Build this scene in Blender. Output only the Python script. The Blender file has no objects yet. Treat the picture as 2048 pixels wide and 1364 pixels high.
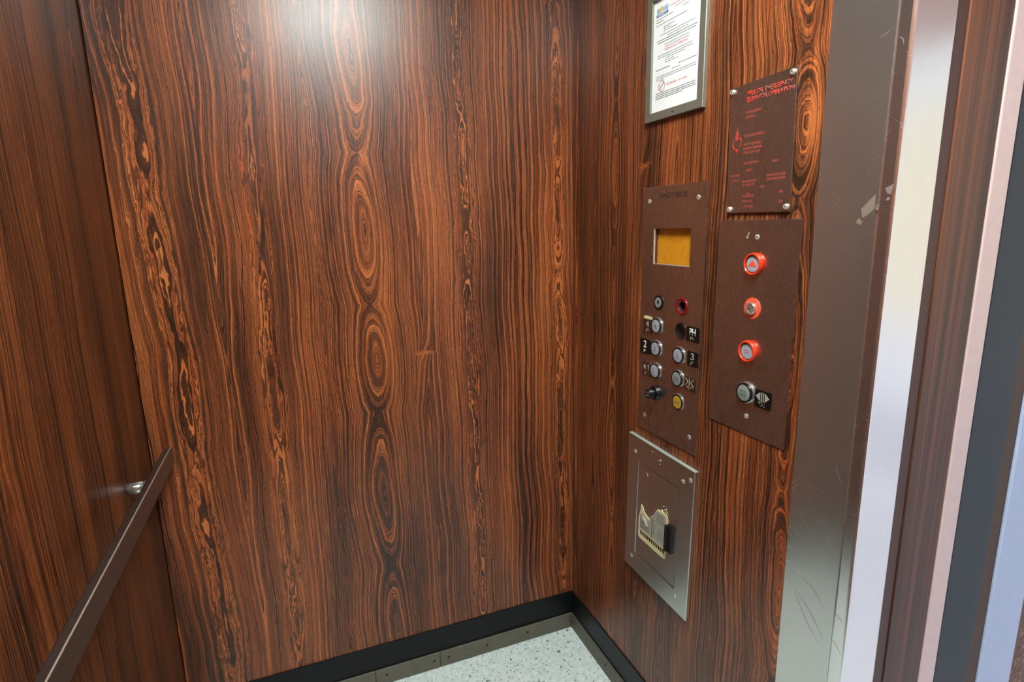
import bpy, bmesh, math, random
from mathutils import Vector, Matrix
random.seed(7)
C = bpy.context.scene.collection
SC = bpy.context.scene
W = 1.258          # side wall to side wall
ZC = 2.50          # ceiling height
YF = -1.85         # wall behind the camera
SJ = 1.0524        # edge of the steel column, measured along the right wall

# ------------------------------------------------------------------ nodes
def srgb(r, g, b):
    f = lambda c: (c/255/12.92) if c/255 <= .04045 else ((c/255+.055)/1.055)**2.4
    return (f(r), f(g), f(b), 1)

class NB:
    """small helper around a material's node tree"""
    def __init__(s, name):
        s.mat = bpy.data.materials.new(name); s.mat.use_nodes = True
        s.t = s.mat.node_tree; s.n = s.t.nodes; s.l = s.t.links
        s.n.clear()
        s.out = s.n.new('ShaderNodeOutputMaterial')
        s.co = s.n.new('ShaderNodeTexCoord').outputs['Object']
        sep = s.n.new('ShaderNodeSeparateXYZ'); s.l.new(s.co, sep.inputs[0])
        s.x, s.y, s.z = sep.outputs
    def put(s, sock, v):
        if hasattr(v, 'is_linked') or hasattr(v, 'links'): s.l.new(v, sock)
        else: sock.default_value = v
    def m(s, op, *a, clamp=False):
        nd = s.n.new('ShaderNodeMath'); nd.operation = op; nd.use_clamp = clamp
        for i, v in enumerate(a): s.put(nd.inputs[i], v)
        return nd.outputs[0]
    def add(s, *a):
        r = a[0]
        for b in a[1:]: r = s.m('ADD', r, b)
        return r
    def mul(s, *a):
        r = a[0]
        for b in a[1:]: r = s.m('MULTIPLY', r, b)
        return r
    def sub(s, a, b): return s.m('SUBTRACT', a, b)
    def gauss(s, d, w):
        q = s.m('DIVIDE', d, w); return s.m('EXPONENT', s.mul(q, q, -1.0))
    def xyz(s, x, y, z=0.0):
        nd = s.n.new('ShaderNodeCombineXYZ')
        for i, v in enumerate((x, y, z)): s.put(nd.inputs[i], v)
        return nd.outputs[0]
    def n1(s, w, scale, detail=0.0, rough=.5):
        nd = s.n.new('ShaderNodeTexNoise'); nd.noise_dimensions = '1D'
        s.put(nd.inputs['W'], w); nd.inputs['Scale'].default_value = scale
        nd.inputs['Detail'].default_value = detail; nd.inputs['Roughness'].default_value = rough
        return nd.outputs[0]
    def n2(s, x, y, detail=0.0, rough=.5, dist=0.0, z=0.0):
        nd = s.n.new('ShaderNodeTexNoise'); nd.noise_dimensions = '3D'
        s.l.new(s.xyz(x, y, z), nd.inputs['Vector']); nd.inputs['Scale'].default_value = 1
        nd.inputs['Detail'].default_value = detail; nd.inputs['Roughness'].default_value = rough
        nd.inputs['Distortion'].default_value = dist
        return nd.outputs[0]
    def step(s, v, a, b):
        nd = s.n.new('ShaderNodeMapRange'); nd.interpolation_type = 'SMOOTHSTEP'
        s.put(nd.inputs[0], v); nd.inputs[1].default_value = a; nd.inputs[2].default_value = b
        return nd.outputs[0]
    def ramp(s, f, stops, interp='LINEAR'):
        nd = s.n.new('ShaderNodeValToRGB'); s.l.new(f, nd.inputs[0])
        cr = nd.color_ramp; cr.interpolation = interp
        while len(cr.elements) > 1: cr.elements.remove(cr.elements[-1])
        cr.elements[0].position = stops[0][0]; cr.elements[0].color = stops[0][1]
        for p, c in stops[1:]:
            e = cr.elements.new(p); e.color = c
        return nd.outputs[0]
    def mix(s, f, a, b, blend='MIX'):
        nd = s.n.new('ShaderNodeMix'); nd.data_type = 'RGBA'; nd.blend_type = blend
        s.put(nd.inputs[0], f); s.put(nd.inputs[6], a); s.put(nd.inputs[7], b)
        return nd.outputs[2]
    def bsdf(s, col, rough, metal=0.0, spec=.5, **kw):
        p = s.n.new('ShaderNodeBsdfPrincipled')
        s.put(p.inputs['Base Color'], col); s.put(p.inputs['Roughness'], rough)
        s.put(p.inputs['Metallic'], metal); s.put(p.inputs['Specular IOR Level'], spec)
        for k, v in kw.items(): s.put(p.inputs[k], v)
        s.l.new(p.outputs[0], s.out.inputs[0]); s.p = p
        return s.mat

def plain(name, rgb, rough=.5, metal=0.0, spec=.5, grain=.06, gscale=300):
    b = NB(name)
    n = b.n2(b.mul(b.x, gscale), b.mul(b.y, gscale), 2.0, z=b.mul(b.z, gscale))
    k = b.add(1-grain, b.mul(n, 2*grain))
    col = b.mix(1.0, srgb(*rgb), b.xyz(k, k, k), 'MULTIPLY')
    return b.bsdf(col, rough, metal, spec)

# rosewood: growth rings around several vertical centres, so the contours close
# into eyes and cathedrals where the ring distance pinches
def rosewood(name, ucoord, centres, kinks=(), contrast=1.2, seed=0.0, rough=.335, tint=1.0, spec=.52, fine=1.5, patches=()):
    b = NB(name)
    u0 = {'x': lambda: b.add(b.x, W), 's': lambda: b.mul(b.y, -1.0), 'sx': lambda: b.mul(b.x, 1.0)}[ucoord]()
    v = b.z
    # slow meander of the grain
    lw = b.mul(b.sub(b.n2(b.mul(u0, 5.0), b.mul(v, 1.6), 1.0, z=seed), .5), .014)
    lw2 = b.mul(b.sub(b.n2(b.mul(u0, 26.0), b.mul(v, 3.2), 1.0, z=seed+5), .5), .007)
    u = b.add(u0, lw, lw2)
    for (uk, vk, su, sv, amp) in kinks:          # a knot where the fibres sweep sideways
        g = b.gauss(b.sub(u0, uk), su)
        q = b.sub(v, vk)
        sgn = b.m('TANH', b.m('DIVIDE', q, .004))
        fall = b.m('EXPONENT', b.mul(b.m('ABSOLUTE', q), -1.0/sv))
        u = b.add(u, b.mul(g, sgn, fall, amp))
    wig = None; ds = []
    for k, c in enumerate(centres):
        mea = b.mul(b.sub(b.n1(b.add(v, seed+k*7.3), 2.6, 1.0), .5), c.get('mea', .03))
        d = b.add(b.sub(u, b.add(c['u'], b.mul(b.sub(v, 1.2), c.get('slope', 0.0)))), mea)
        g = b.mul(b.gauss(d, c['w']), c['wig'])
        wig = g if wig is None else b.add(wig, g)
        ds.append(d)
    wig = b.m('MINIMUM', wig, 1.0)
    tb = b.sub(b.n2(b.mul(u0, 40.0), b.mul(v, 6.5), 4.0, .55, z=seed+2, dist=.6), .5)
    tb2 = b.sub(b.n2(b.mul(u0, 95.0), b.mul(v, 15.0), 3.0, .55, z=seed+3, dist=.8), .5)
    turb = b.add(b.mul(wig, b.add(b.mul(tb, .040), b.mul(tb2, .008))), b.mul(tb2, .0032))
    F = None
    for k, c in enumerate(centres):
        d = b.add(ds[k], turb)
        if 'eyes' in c:
            H = None
            for (ev, eh) in c['eyes']:           # ring distance vanishes at each eye
                q = b.m('DIVIDE', b.sub(v, ev), eh)
                q = b.mul(b.m('ABSOLUTE', q), c['amp'])
                H = q if H is None else b.m('MINIMUM', H, q)
            H = b.add(H, b.mul(b.sub(b.n1(b.add(v, k*3.1), 16.0, 2.0), .5), .010))
        else:
            H = b.mul(b.add(b.m('ABSOLUTE', b.sub(b.n1(b.add(v, seed+k*11.7), c.get('f', 3.0), 1.0), .5)), .10), c['amp']*2.4)
        f = b.m('SQRT', b.add(b.mul(d, d), b.mul(H, H)))
        F = f if F is None else b.m('SMOOTH_MIN', F, f, .012)
    G = b.add(F, b.mul(u, .16))
    wob = b.mul(b.sub(b.n2(b.mul(u0, 70.0), b.mul(v, 7.0), 2.0, z=seed+9), .5), .0024)
    G = b.add(G, wob, b.mul(b.n1(b.add(v, seed), 1.7, 1.0), .020))
    t1 = b.n1(b.add(G, seed), 85.0*fine, 0.0)
    t2 = b.n1(b.add(G, seed+3), 240.0*fine, 1.0, .6)
    t2w = b.n1(b.add(G, seed+3), 165.0, 1.5, .6)
    t2 = b.add(b.mul(t2, b.sub(1.0, b.m('MINIMUM', b.mul(wig, 1.3), 1.0))), b.mul(t2w, b.m('MINIMUM', b.mul(wig, 1.3), 1.0)))
    t3 = b.n1(b.add(G, seed+6), 720.0*fine, 1.0, .6)
    fib = b.n2(b.mul(u, 720.0), b.mul(v, 9.0), 2.0, .6, z=seed)
    fib2 = b.n2(b.mul(u, 950.0), b.mul(v, 75.0), 1.0, .6, z=seed+1)
    broad = b.n2(b.mul(u, 11.0), b.mul(v, 1.1), 1.0, z=seed+4)
    calm = b.sub(1.0, wig)
    val = b.add(b.mul(b.sub(t1, .5), .46), b.mul(b.sub(t2, .5), b.add(.62, b.mul(wig, .35))),
                b.mul(b.sub(t3, .5), b.add(.22, b.mul(calm, .40))), b.mul(b.sub(fib, .5), b.add(.12, b.mul(calm, .58))),
                b.mul(b.sub(broad, .5), .55), b.mul(wig, .15))
    for (pu, pv, su, sv, amp) in patches:
        val = b.add(val, b.mul(b.gauss(b.sub(u0, pu), su), b.gauss(b.sub(v, pv), sv), amp))
    val = b.add(.505, b.mul(val, contrast))
    # thin dark contour lines and ink-dark patches inside the figured bands
    ln = b.sub(1.0, b.step(b.m('ABSOLUTE', b.sub(t2, .5)), .020, .065))
    ln = b.mul(ln, b.add(.46, b.mul(wig, .52)))
    ink = b.mul(b.step(b.n2(b.mul(u, 70.0), b.mul(v, 11.0), 3.0, .6, z=seed+8, dist=.8), .55, .61), b.step(wig, .25, .7))
    ink = b.mul(ink, b.step(b.sub(.70, t3), -.12, .12))
    pore = b.mul(b.step(fib2, .54, .68), b.add(.08, b.mul(calm, .58)))
    dark = b.m('MAXIMUM', b.m('MAXIMUM', ln, b.mul(ink, .85)), pore)
    col = b.ramp(val, [(.16, srgb(34, 23, 16)), (.36, srgb(64, 38, 25)), (.50, srgb(108, 60, 35)),
                       (.62, srgb(150, 82, 43)), (.80, srgb(184, 106, 56))])
    hue = b.n2(b.mul(u, 60.0), b.mul(v, 1.5), 1.0, z=seed+12)
    col = b.mix(b.mul(b.step(hue, .45, .75), .38), col, srgb(128, 66, 46), 'SOFT_LIGHT')
    col = b.mix(b.mul(dark, .92), col, srgb(28, 19, 13))
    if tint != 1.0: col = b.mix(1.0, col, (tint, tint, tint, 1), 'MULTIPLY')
    # faint scuffs
    sc = b.n2(b.mul(u0, 7.0), b.mul(v, 5.0), 3.0, z=seed+20)
    rg = b.add(rough-.04, b.mul(sc, .08))
    return b.bsdf(col, rg, 0.0, spec)

def steel_mat(name, base=(.50, .455, .43), rough=.26, specks=True, scr=.5, metal=.978):
    b = NB(name)
    acr = b.add(b.y, b.x)
    br = b.n2(b.mul(acr, 1400.0), b.mul(b.z, 22.0), 2.0)            # brushing
    cl = b.n2(b.mul(acr, 9.0), b.mul(b.z, 7.0), 3.0, .6, z=b.mul(b.x, 9.0))
    r = b.add(rough-.05, b.mul(br, .06), b.mul(cl, .07))
    k = b.add(.90, b.mul(br, .10), b.mul(cl, .08))
    col = b.mix(1.0, (*base, 1), b.xyz(k, k, k), 'MULTIPLY')
    met = metal
    # long hairline scratches
    a1 = b.add(b.mul(acr, .8), b.mul(b.z, .6)); a2 = b.sub(b.mul(acr, .6), b.mul(b.z, .8))
    s1 = b.step(b.n2(b.mul(a1, 520.0), b.mul(a2, 14.0), 0.0, z=3), .74, .80)
    s2 = b.step(b.n2(b.mul(a2, 640.0), b.mul(a1, 12.0), 0.0, z=8), .75, .81)
    s3 = b.step(b.n2(b.mul(acr, 30.0), b.mul(b.z, 900.0), 0.0, z=11), .76, .82)
    scm = b.mul(b.m('MAXIMUM', b.m('MAXIMUM', s1, s2), s3), b.step(cl, .42, .62), scr)
    r = b.add(r, b.mul(scm, .16))
    if specks:
        vo = b.n.new('ShaderNodeTexVoronoi'); vo.inputs['Scale'].default_value = 210
        b.l.new(b.co, vo.inputs['Vector'])
        rnd = b.n.new('ShaderNodeSeparateColor'); b.l.new(vo.outputs['Color'], rnd.inputs[0])
        dot = b.mul(b.sub(1.0, b.step(vo.outputs['Distance'], .05, .16)), b.step(rnd.outputs[0], .84, .90))
        dm = b.mul(dot, .55)
        col = b.mix(dm, col, srgb(205, 185, 170)); met = b.sub(metal, b.mul(dm, .8*metal)); r = b.add(r, b.mul(dm, .3))
    return b.bsdf(col, r, met, .5)

M = {}
M['wood_back'] = rosewood('rosewood laminate back', 'x', [
    dict(u=.100, w=.052, wig=1.0, amp=.020, slope=-.030, mea=.030),
    dict(u=.322, w=.046, wig=.85, amp=.018, slope=.012, mea=.022),
    dict(u=.604, w=.045, wig=.26, amp=.036, slope=-.012, mea=.026,
         eyes=[(1.93, .20), (1.47, .17), (1.10, .13), (.665, .21), (.18, .2)]),
    dict(u=.902, w=.034, wig=1.0, amp=.016, slope=-.012, f=6.0, mea=.03),
    dict(u=1.212, w=.030, wig=.85, amp=.013, slope=-.015, mea=.02,
         eyes=[(1.80, .15), (1.52, .12), (1.17, .10), (.80, .2), (.40, .2)])],
    kinks=[(.752, 1.103, .022, .035, .026)], seed=1.0,
    patches=[(.752, 1.103, .022, .006, .30), (1.215, 1.167, .007, .045, .28), (.606, 1.09, .007, .05, .16), (.604, 1.66, .008, .03, .2)])
M['wood_right'] = rosewood('rosewood laminate right', 's', [
    dict(u=.030, w=.015, wig=.35, amp=.010, f=4.0, mea=.02),
    dict(u=.258, w=.030, wig=.22, amp=.019, slope=-.01, mea=.02,
         eyes=[(1.98, .16), (1.63, .17), (1.24, .22), (.80, .2), (.35, .2)]),
    dict(u=.520, w=.040, wig=.25, amp=.020, f=4.0, mea=.03),
    dict(u=.885, w=.042, wig=.26, amp=.026, slope=-.03, mea=.02,
         eyes=[(2.0, .18), (1.64, .10), (1.20, .25), (.75, .2), (.3, .2)])],
    kinks=[(.395, 1.621, .022, .035, .026)], seed=14.0, fine=1.75, patches=[(.395, 1.621, .022, .006, .30), (.886, 1.64, .016, .055, .34), (.888, 1.76, .010, .03, .2), (.246, 1.60, .006, .05, .16)])
M['wood_left'] = rosewood('rosewood laminate left shade tinted', 's', [
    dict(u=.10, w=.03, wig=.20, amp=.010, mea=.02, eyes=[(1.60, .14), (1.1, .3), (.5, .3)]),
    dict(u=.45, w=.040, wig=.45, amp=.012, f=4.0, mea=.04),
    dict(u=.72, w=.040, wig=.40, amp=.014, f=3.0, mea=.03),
    dict(u=1.15, w=.05, wig=.5, amp=.030, f=3.0, mea=.03)], contrast=1.05, seed=31.0, rough=.34, tint=.60, spec=.28, fine=1.05)  # same laminate as the other walls, tint puts shade into its colour
M['wood_front'] = rosewood('rosewood laminate front', 'x', [
    dict(u=.3, w=.05, wig=.5, amp=.03), dict(u=.9, w=.05, wig=.5, amp=.03)], seed=47.0)
M['steel'] = steel_mat('brushed stainless steel')
M['steel_col'] = steel_mat('worn stainless column', (.66, .66, .63), .23, scr=.12, metal=.945)
M['steel_bright'] = steel_mat('polished stainless return', (.84, .83, .82), .20, scr=.5)
M['steel_cab'] = steel_mat('satin stainless cabinet', (.62, .62, .59), .30, scr=.3, metal=.99)
M['steel_clean'] = steel_mat('plain stainless', (.62, .61, .59), .25, specks=False, scr=.3)
M['alu'] = plain('satin aluminium frame', (132, 132, 120), .36, .55, grain=.12, gscale=160)
M['chrome'] = plain('polished chrome', (214, 216, 214), .18, .86)
M['rail'] = steel_mat('dark satin handrail steel', (.20, .17, .155), .36, scr=.8)
M['dark_groove'] = plain('dark bronze groove', (78, 52, 46), .45, .3)
M['lit_edge'] = plain('pale lit edge', (150, 164, 155), .42, .2)
M['highlight_paint'] = plain('painted edge highlight', (150, 134, 123), .38, .3)
M['haze'] = plain('dull tape residue', (112, 98, 90), .55)
M['black'] = plain('black plastic', (16, 15, 16), .35)
M['black_matte'] = plain('black void', (8, 8, 8), .8)
M['base'] = plain('black vinyl baseboard', (9, 12, 15), .42, spec=.28, grain=.35, gscale=40)
M['angle'] = plain('dull brown metal angle', (104, 100, 89), .5, .35, grain=.22, gscale=60)
M['white_paint'] = plain('off white ceiling', (226, 228, 222), .7)
M['paper'] = plain('white certificate paper', (244, 248, 248), .55, grain=.012)
M['ink'] = plain('grey print', (92, 98, 104), .6)
M['ink_dark'] = plain('dark print', (58, 64, 70), .6)
M['ink_red'] = plain('red print', (196, 84, 96), .6)
M['ink_blue'] = plain('blue print', (24, 84, 150), .6)
M['ink_lightblue'] = plain('light blue print', (96, 132, 190), .6)
M['ink_yellow'] = plain('yellow print', (240, 206, 70), .6)
M['red'] = plain('glossy orange red plastic', (216, 52, 22), .28)
M['red_flat'] = plain('matte orange red ring', (222, 74, 44), .45)
M['crimson'] = plain('dark crimson plastic', (112, 10, 20), .25)
M['btn'] = plain('milky button lens', (148, 153, 163), .25)
M['btn_grey'] = plain('grey green button lens', (122, 132, 124), .3)
M['amber'] = plain('amber button lens', (176, 136, 36), .25)
M['num'] = plain('grey button engraving', (96, 98, 108), .5)
M['white_mark'] = plain('white plate lettering', (222, 226, 222), .45)
M['grey_mark'] = plain('grey arrow marking', (150, 148, 138), .45)
M['plate'] = plain('black tactile plate', (14, 16, 16), .22)
M['plate_metal'] = steel_mat('worn tactile plate metal', (.30, .26, .24), .22, specks=False)
M['engrave'] = plain('engraved black letters', (22, 16, 14), .6)
M['sticker'] = plain('yellowed sticker', (214, 206, 158), .6, grain=.10, gscale=120)
M['sticker_white'] = plain('torn white paper', (222, 220, 205), .7, grain=.06, gscale=200)
M['sticker_grey'] = plain('silver sticker', (172, 172, 158), .4, .2)
M['navy'] = plain('navy painted door edge', (20, 33, 44), .5, grain=.35, gscale=40)
M['gap_shade'] = plain('brown gap shade', (70, 50, 36), .6, grain=.3, gscale=60)
M['pale_blue'] = plain('pale blue painted frame', (168, 184, 214), .38, grain=.05, gscale=30)
M['nosing'] = plain('satin pink grey nosing', (216, 192, 188), .42, .3, grain=.06, gscale=60)
M['screw'] = plain('bright screw', (206, 202, 192), .25, .55)
M['screw_dark'] = plain('dark domed screw', (70, 64, 58), .2, 1.0)
M['concrete'] = plain('pale walkway concrete', (216, 218, 230), .7)
M['cream'] = plain('cream stucco', (238, 228, 204), .8)
M['pinkwall'] = plain('pinkish plaster', (236, 206, 196), .8)

def worn_red():
    b = NB('worn red sign print')
    n = b.n2(b.mul(b.y, 260.0), b.mul(b.z, 200.0), 3.0, .6)
    far = b.n2(b.mul(b.y, 38.0), b.mul(b.z, 30.0), 1.0)
    k = b.step(b.add(b.mul(n, .7), b.mul(far, .5)), .52, .74)
    return b.bsdf(b.mix(k, srgb(214, 44, 30), srgb(96, 70, 62)), .42, 0.0, .4)
M['sign_red'] = worn_red()
def faded_red():
    b = NB('faded red sign print')
    n = b.n2(b.mul(b.y, 300.0), b.mul(b.z, 240.0), 3.0, .6)
    k = b.step(n, .36, .60)
    return b.bsdf(b.mix(b.add(.25, b.mul(k, .7)), srgb(176, 50, 36), srgb(92, 64, 56)), .40, 0.0, .4)
M['sign_faded'] = faded_red()

def screen_mat():
    b = NB('amber display film')
    n = b.n2(b.mul(b.y, 700.0), b.mul(b.z, 700.0), 2.0)
    n2 = b.n2(b.mul(b.y, 60.0), b.mul(b.z, 60.0), 2.0)
    col = b.ramp(b.add(b.mul(n, .6), b.mul(n2, .4)), [(.3, srgb(178, 108, 10)), (.7, srgb(212, 148, 30))])
    return b.bsdf(col, .4)
M['screen'] = screen_mat()

def terrazzo():
    b = NB('terrazzo vinyl tile')
    def chips(scale, lo, hi, keep, seed):
        vo = b.n.new('ShaderNodeTexVoronoi'); vo.inputs['Scale'].default_value = scale
        n = b.n2(b.mul(b.x, scale*2.2), b.mul(b.y, scale*2.2), 1.0, z=seed)
        b.l.new(b.xyz(b.add(b.x, b.mul(n, .5/scale), seed*.37), b.add(b.y, b.mul(n, .4/scale)), 0.0), vo.inputs['Vector'])
        sp = b.n.new('ShaderNodeSeparateColor'); b.l.new(vo.outputs['Color'], sp.inputs[0])
        sz = b.add(.12, b.mul(sp.outputs[1], .22))
        inside = b.step(b.sub(sz, vo.outputs['Distance']), 0.0, .05)
        return b.mul(inside, b.step(sp.outputs[0], keep, keep+.02)), sp.outputs[2]
    base = b.n2(b.mul(b.x, 60.0), b.mul(b.y, 60.0), 3.0)
    col = b.ramp(base, [(.3, srgb(196, 211, 208)), (.7, srgb(219, 231, 228))])
    for sc, keep, sd, c in ((62, .55, 1, (226, 234, 232)), (95, .50, 2, (146, 156, 160)), (130, .58, 3, (92, 100, 104)), (80, .70, 6, (112, 120, 124)),
                            (58, .80, 4, (84, 92, 96)), (40, .90, 5, (66, 74, 80))):
        m_, r_ = chips(sc, 0, 0, keep, sd)
        col = b.mix(b.mul(m_, .9), col, srgb(*c))
    # tile joints
    fx = b.m('ABSOLUTE', b.sub(b.m('FRACT', b.m('DIVIDE', b.add(b.x, .566+.61*8+.305), .61)), .5))
    fy = b.m('ABSOLUTE', b.sub(b.m('FRACT', b.m('DIVIDE', b.add(b.y, .61*8+.305+.62), .61)), .5))
    j = b.m('MAXIMUM', b.sub(1.0, b.step(fx, .0008, .0024)), b.sub(1.0, b.step(fy, .0008, .0024)))
    col = b.mix(b.mul(j, .6), col, srgb(96, 104, 104))
    return b.bsdf(col, .34, 0.0, .45)
M['floor'] = terrazzo()

def brown_stone():
    b = NB('rough brown wall stone')
    n = b.n2(b.mul(b.x, 70.0), b.mul(b.z, 70.0), 3.0, .6, z=b.mul(b.y, 70.0))
    n2 = b.n2(b.mul(b.x, 220.0), b.mul(b.z, 120.0), 2.0)
    col = b.ramp(b.add(b.mul(n, .6), b.mul(n2, .4)), [(.3, srgb(70, 46, 38)), (.55, srgb(116, 86, 74)), (.72, srgb(176, 150, 138))])
    return b.bsdf(col, .7)
M['stone'] = brown_stone()

def bronze_door():
    b = NB('streaked brown car door edge')
    n = b.n2(b.mul(b.x, 75.0), b.mul(b.z, .9), 2.0, .5)
    n2 = b.n2(b.mul(b.x, 600.0), b.mul(b.z, 6.0), 2.0)
    n3 = b.n2(b.mul(b.x, 26.0), b.mul(b.z, 260.0), 1.0)
    col = b.ramp(b.add(b.mul(n, .78), b.mul(n2, .18), b.mul(n3, .04)),
                 [(.34, srgb(50, 33, 26)), (.50, srgb(80, 50, 37)), (.64, srgb(110, 66, 44))])
    return b.bsdf(col, .42, 0.0, .4)
M['door_edge'] = bronze_door()

def acrylic():
    b = NB('clear acrylic cover')
    tr = b.n.new('ShaderNodeBsdfTransparent'); gl = b.n.new('ShaderNodeBsdfGlossy')
    gl.inputs['Roughness'].default_value = .08
    fr = b.n.new('ShaderNodeFresnel'); fr.inputs['IOR'].default_value = 1.45
    mx = b.n.new('ShaderNodeMixShader')
    geo = b.n.new('ShaderNodeNewGeometry')
    b.l.new(b.mul(fr.outputs[0], b.sub(1.0, geo.outputs['Backfacing'])), mx.inputs[0]); b.l.new(tr.outputs[0], mx.inputs[1]); b.l.new(gl.outputs[0], mx.inputs[2])
    b.l.new(mx.outputs[0], b.out.inputs[0]); return b.mat
M['acrylic'] = acrylic()

LAMP = 108.0
def lamp_mat():
    b = NB('lit lamp diffuser')
    e = b.n.new('ShaderNodeEmission'); e.inputs['Color'].default_value = (.93, 1.0, .97, 1); e.inputs['Strength'].default_value = LAMP
    b.l.new(e.outputs[0], b.out.inputs[0]); return b.mat
M['lamp'] = lamp_mat()

# ------------------------------------------------------------------ mesh helpers
def P(s, z, h=0.0): return Vector((-h, -s, z))     # right wall: s along it from the corner, h out of it

def bm_box(bm, x0, x1, y0, y1, z0, z1):
    vs = [bm.verts.new(v) for v in ((x0,y0,z0),(x1,y0,z0),(x1,y1,z0),(x0,y1,z0),(x0,y0,z1),(x1,y0,z1),(x1,y1,z1),(x0,y1,z1))]
    for f in ((0,3,2,1),(4,5,6,7),(0,1,5,4),(1,2,6,5),(2,3,7,6),(3,0,4,7)): bm.faces.new([vs[i] for i in f])
    return bm
def box(*a): return bm_box(bmesh.new(), *a)
def wbox(s0, s1, z0, z1, h0, h1, bm=None):
    return bm_box(bm or bmesh.new(), -h1, -h0, -s1, -s0, z0, z1)

def solid(outer, holes, h0, h1, mp=P):
    """flat polygon with holes, thickened from h0 to h1"""
    bm = bmesh.new(); loops = []
    for lp in [outer]+list(holes):
        vs = [bm.verts.new(mp(a, z, h0)) for a, z in lp]
        for i in range(len(vs)): bm.edges.new((vs[i], vs[(i+1) % len(vs)]))
        loops.append(vs)
    bmesh.ops.triangle_fill(bm, use_beauty=True, use_dissolve=False, edges=list(bm.edges))
    dv = mp(0, 0, h1)-mp(0, 0, h0)
    r = bmesh.ops.extrude_face_region(bm, geom=list(bm.faces))
    for g in r['geom']:
        if isinstance(g, bmesh.types.BMVert): g.co += dv
    bmesh.ops.recalc_face_normals(bm, faces=list(bm.faces))
    return bm
def rect(s0, s1, z0, z1): return [(s0, z0), (s1, z0), (s1, z1), (s0, z1)]
def rrect(s0, s1, z0, z1, r, n=4):
    o = []
    for cx, cy, a in ((s1-r, z1-r, 0), (s0+r, z1-r, 90), (s0+r, z0+r, 180), (s1-r, z0+r, 270)):
        for i in range(n+1):
            t = math.radians(a+90*i/n); o.append((cx+r*math.cos(t), cy+r*math.sin(t)))
    return o
def circ(s, z, r, n=32): return [(s+r*math.cos(2*math.pi*i/n), z+r*math.sin(2*math.pi*i/n)) for i in range(n)]

def lathe(s, z, prof, n=36, bm=None):
    """turned shape whose axis stands out of the right wall; prof = [(radius, h)]"""
    bm = bm or bmesh.new(); rings = []
    for r, h in prof:
        if r < 1e-6: rings.append([bm.verts.new(P(s, z, h))])
        else: rings.append([bm.verts.new(P(s+r*math.cos(2*math.pi*i/n), z+r*math.sin(2*math.pi*i/n), h)) for i in range(n)])
    for a, b in zip(rings, rings[1:]):
        for i in range(n):
            j = (i+1) % n
            if len(a) == 1 and len(b) > 1: bm.faces.new((a[0], b[i], b[j]))
            elif len(b) == 1 and len(a) > 1: bm.faces.new((a[i], b[0], a[j]))
            elif len(a) > 1: bm.faces.new((a[i], b[i], b[j], a[j]))
    bmesh.ops.recalc_face_normals(bm, faces=list(bm.faces))
    for f in bm.faces: f.smooth = True
    for e in bm.edges:
        if len(e.link_faces) == 2 and e.calc_face_angle(0) > .6: e.smooth = False
    return bm

def world_loc(o):
    v = Vector((0, 0, 0))
    while o is not None: v += o.location; o = o.parent
    return v
def obj(name, bm, mat, parent=None, bevel=0.0, label=None):
    """link one mesh object; vertices are given in room coordinates"""
    if isinstance(bm, bmesh.types.BMesh):
        me = bpy.data.meshes.new(name); bm.to_mesh(me); bm.free()
    else: me = bm
    o = bpy.data.objects.new(name, me); C.objects.link(o)
    if parent is not None:
        me.transform(Matrix.Translation(-world_loc(parent))); o.parent = parent
    me.materials.append(M[mat])
    if bevel:
        md = o.modifiers.new('edge', 'BEVEL'); md.width = bevel; md.segments = 3; md.limit_method = 'ANGLE'
        md.angle_limit = math.radians(40)
        md.harden_normals = False
    if label: o['label'] = label
    return o
def thing(name, label, cat, loc, group=None):
    o = bpy.data.objects.new(name, None); C.objects.link(o); o.location = loc
    o.empty_display_size = .05
    o['label'] = label; o['category'] = cat
    if group: o['group'] = group
    return o
def struct(name, bm, mat, parent=None, bevel=0.0, label=None):
    o = obj(name, bm, mat, parent, bevel, label)
    if parent is None: o['kind'] = 'structure'
    return o

def lettering(txt, s, z, h, height, width=None, align='C', bold=0.0):
    """mesh of raised letters lying on the right wall"""
    cu = bpy.data.curves.new('txt', 'FONT'); cu.body = txt; cu.size = 1; cu.extrude = 0.0; cu.offset = bold
    o = bpy.data.objects.new('txt', cu); C.objects.link(o)
    bpy.context.view_layer.update()
    me = bpy.data.meshes.new_from_object(o.evaluated_get(bpy.context.evaluated_depsgraph_get()))
    bpy.data.objects.remove(o); bpy.data.curves.remove(cu)
    xs = [v.co.x for v in me.vertices]; ys = [v.co.y for v in me.vertices]
    x0, x1, y0, y1 = min(xs), max(xs), min(ys), max(ys)
    ky = height/(y1-y0); kx = ky if width is None else width/(x1-x0)
    ox = {'C': (x0+x1)/2, 'L': x0}[align]
    bm = bmesh.new(); bm.from_mesh(me); bpy.data.meshes.remove(me)
    for v in bm.verts: v.co = P(s+(v.co.x-ox)*kx, z+(v.co.y-(y0+y1)/2)*ky, h)
    r = bmesh.ops.extrude_face_region(bm, geom=list(bm.faces))
    for g in r['geom']:
        if isinstance(g, bmesh.types.BMVert): g.co.x -= .00025
    bmesh.ops.recalc_face_normals(bm, faces=list(bm.faces))
    return bm
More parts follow.
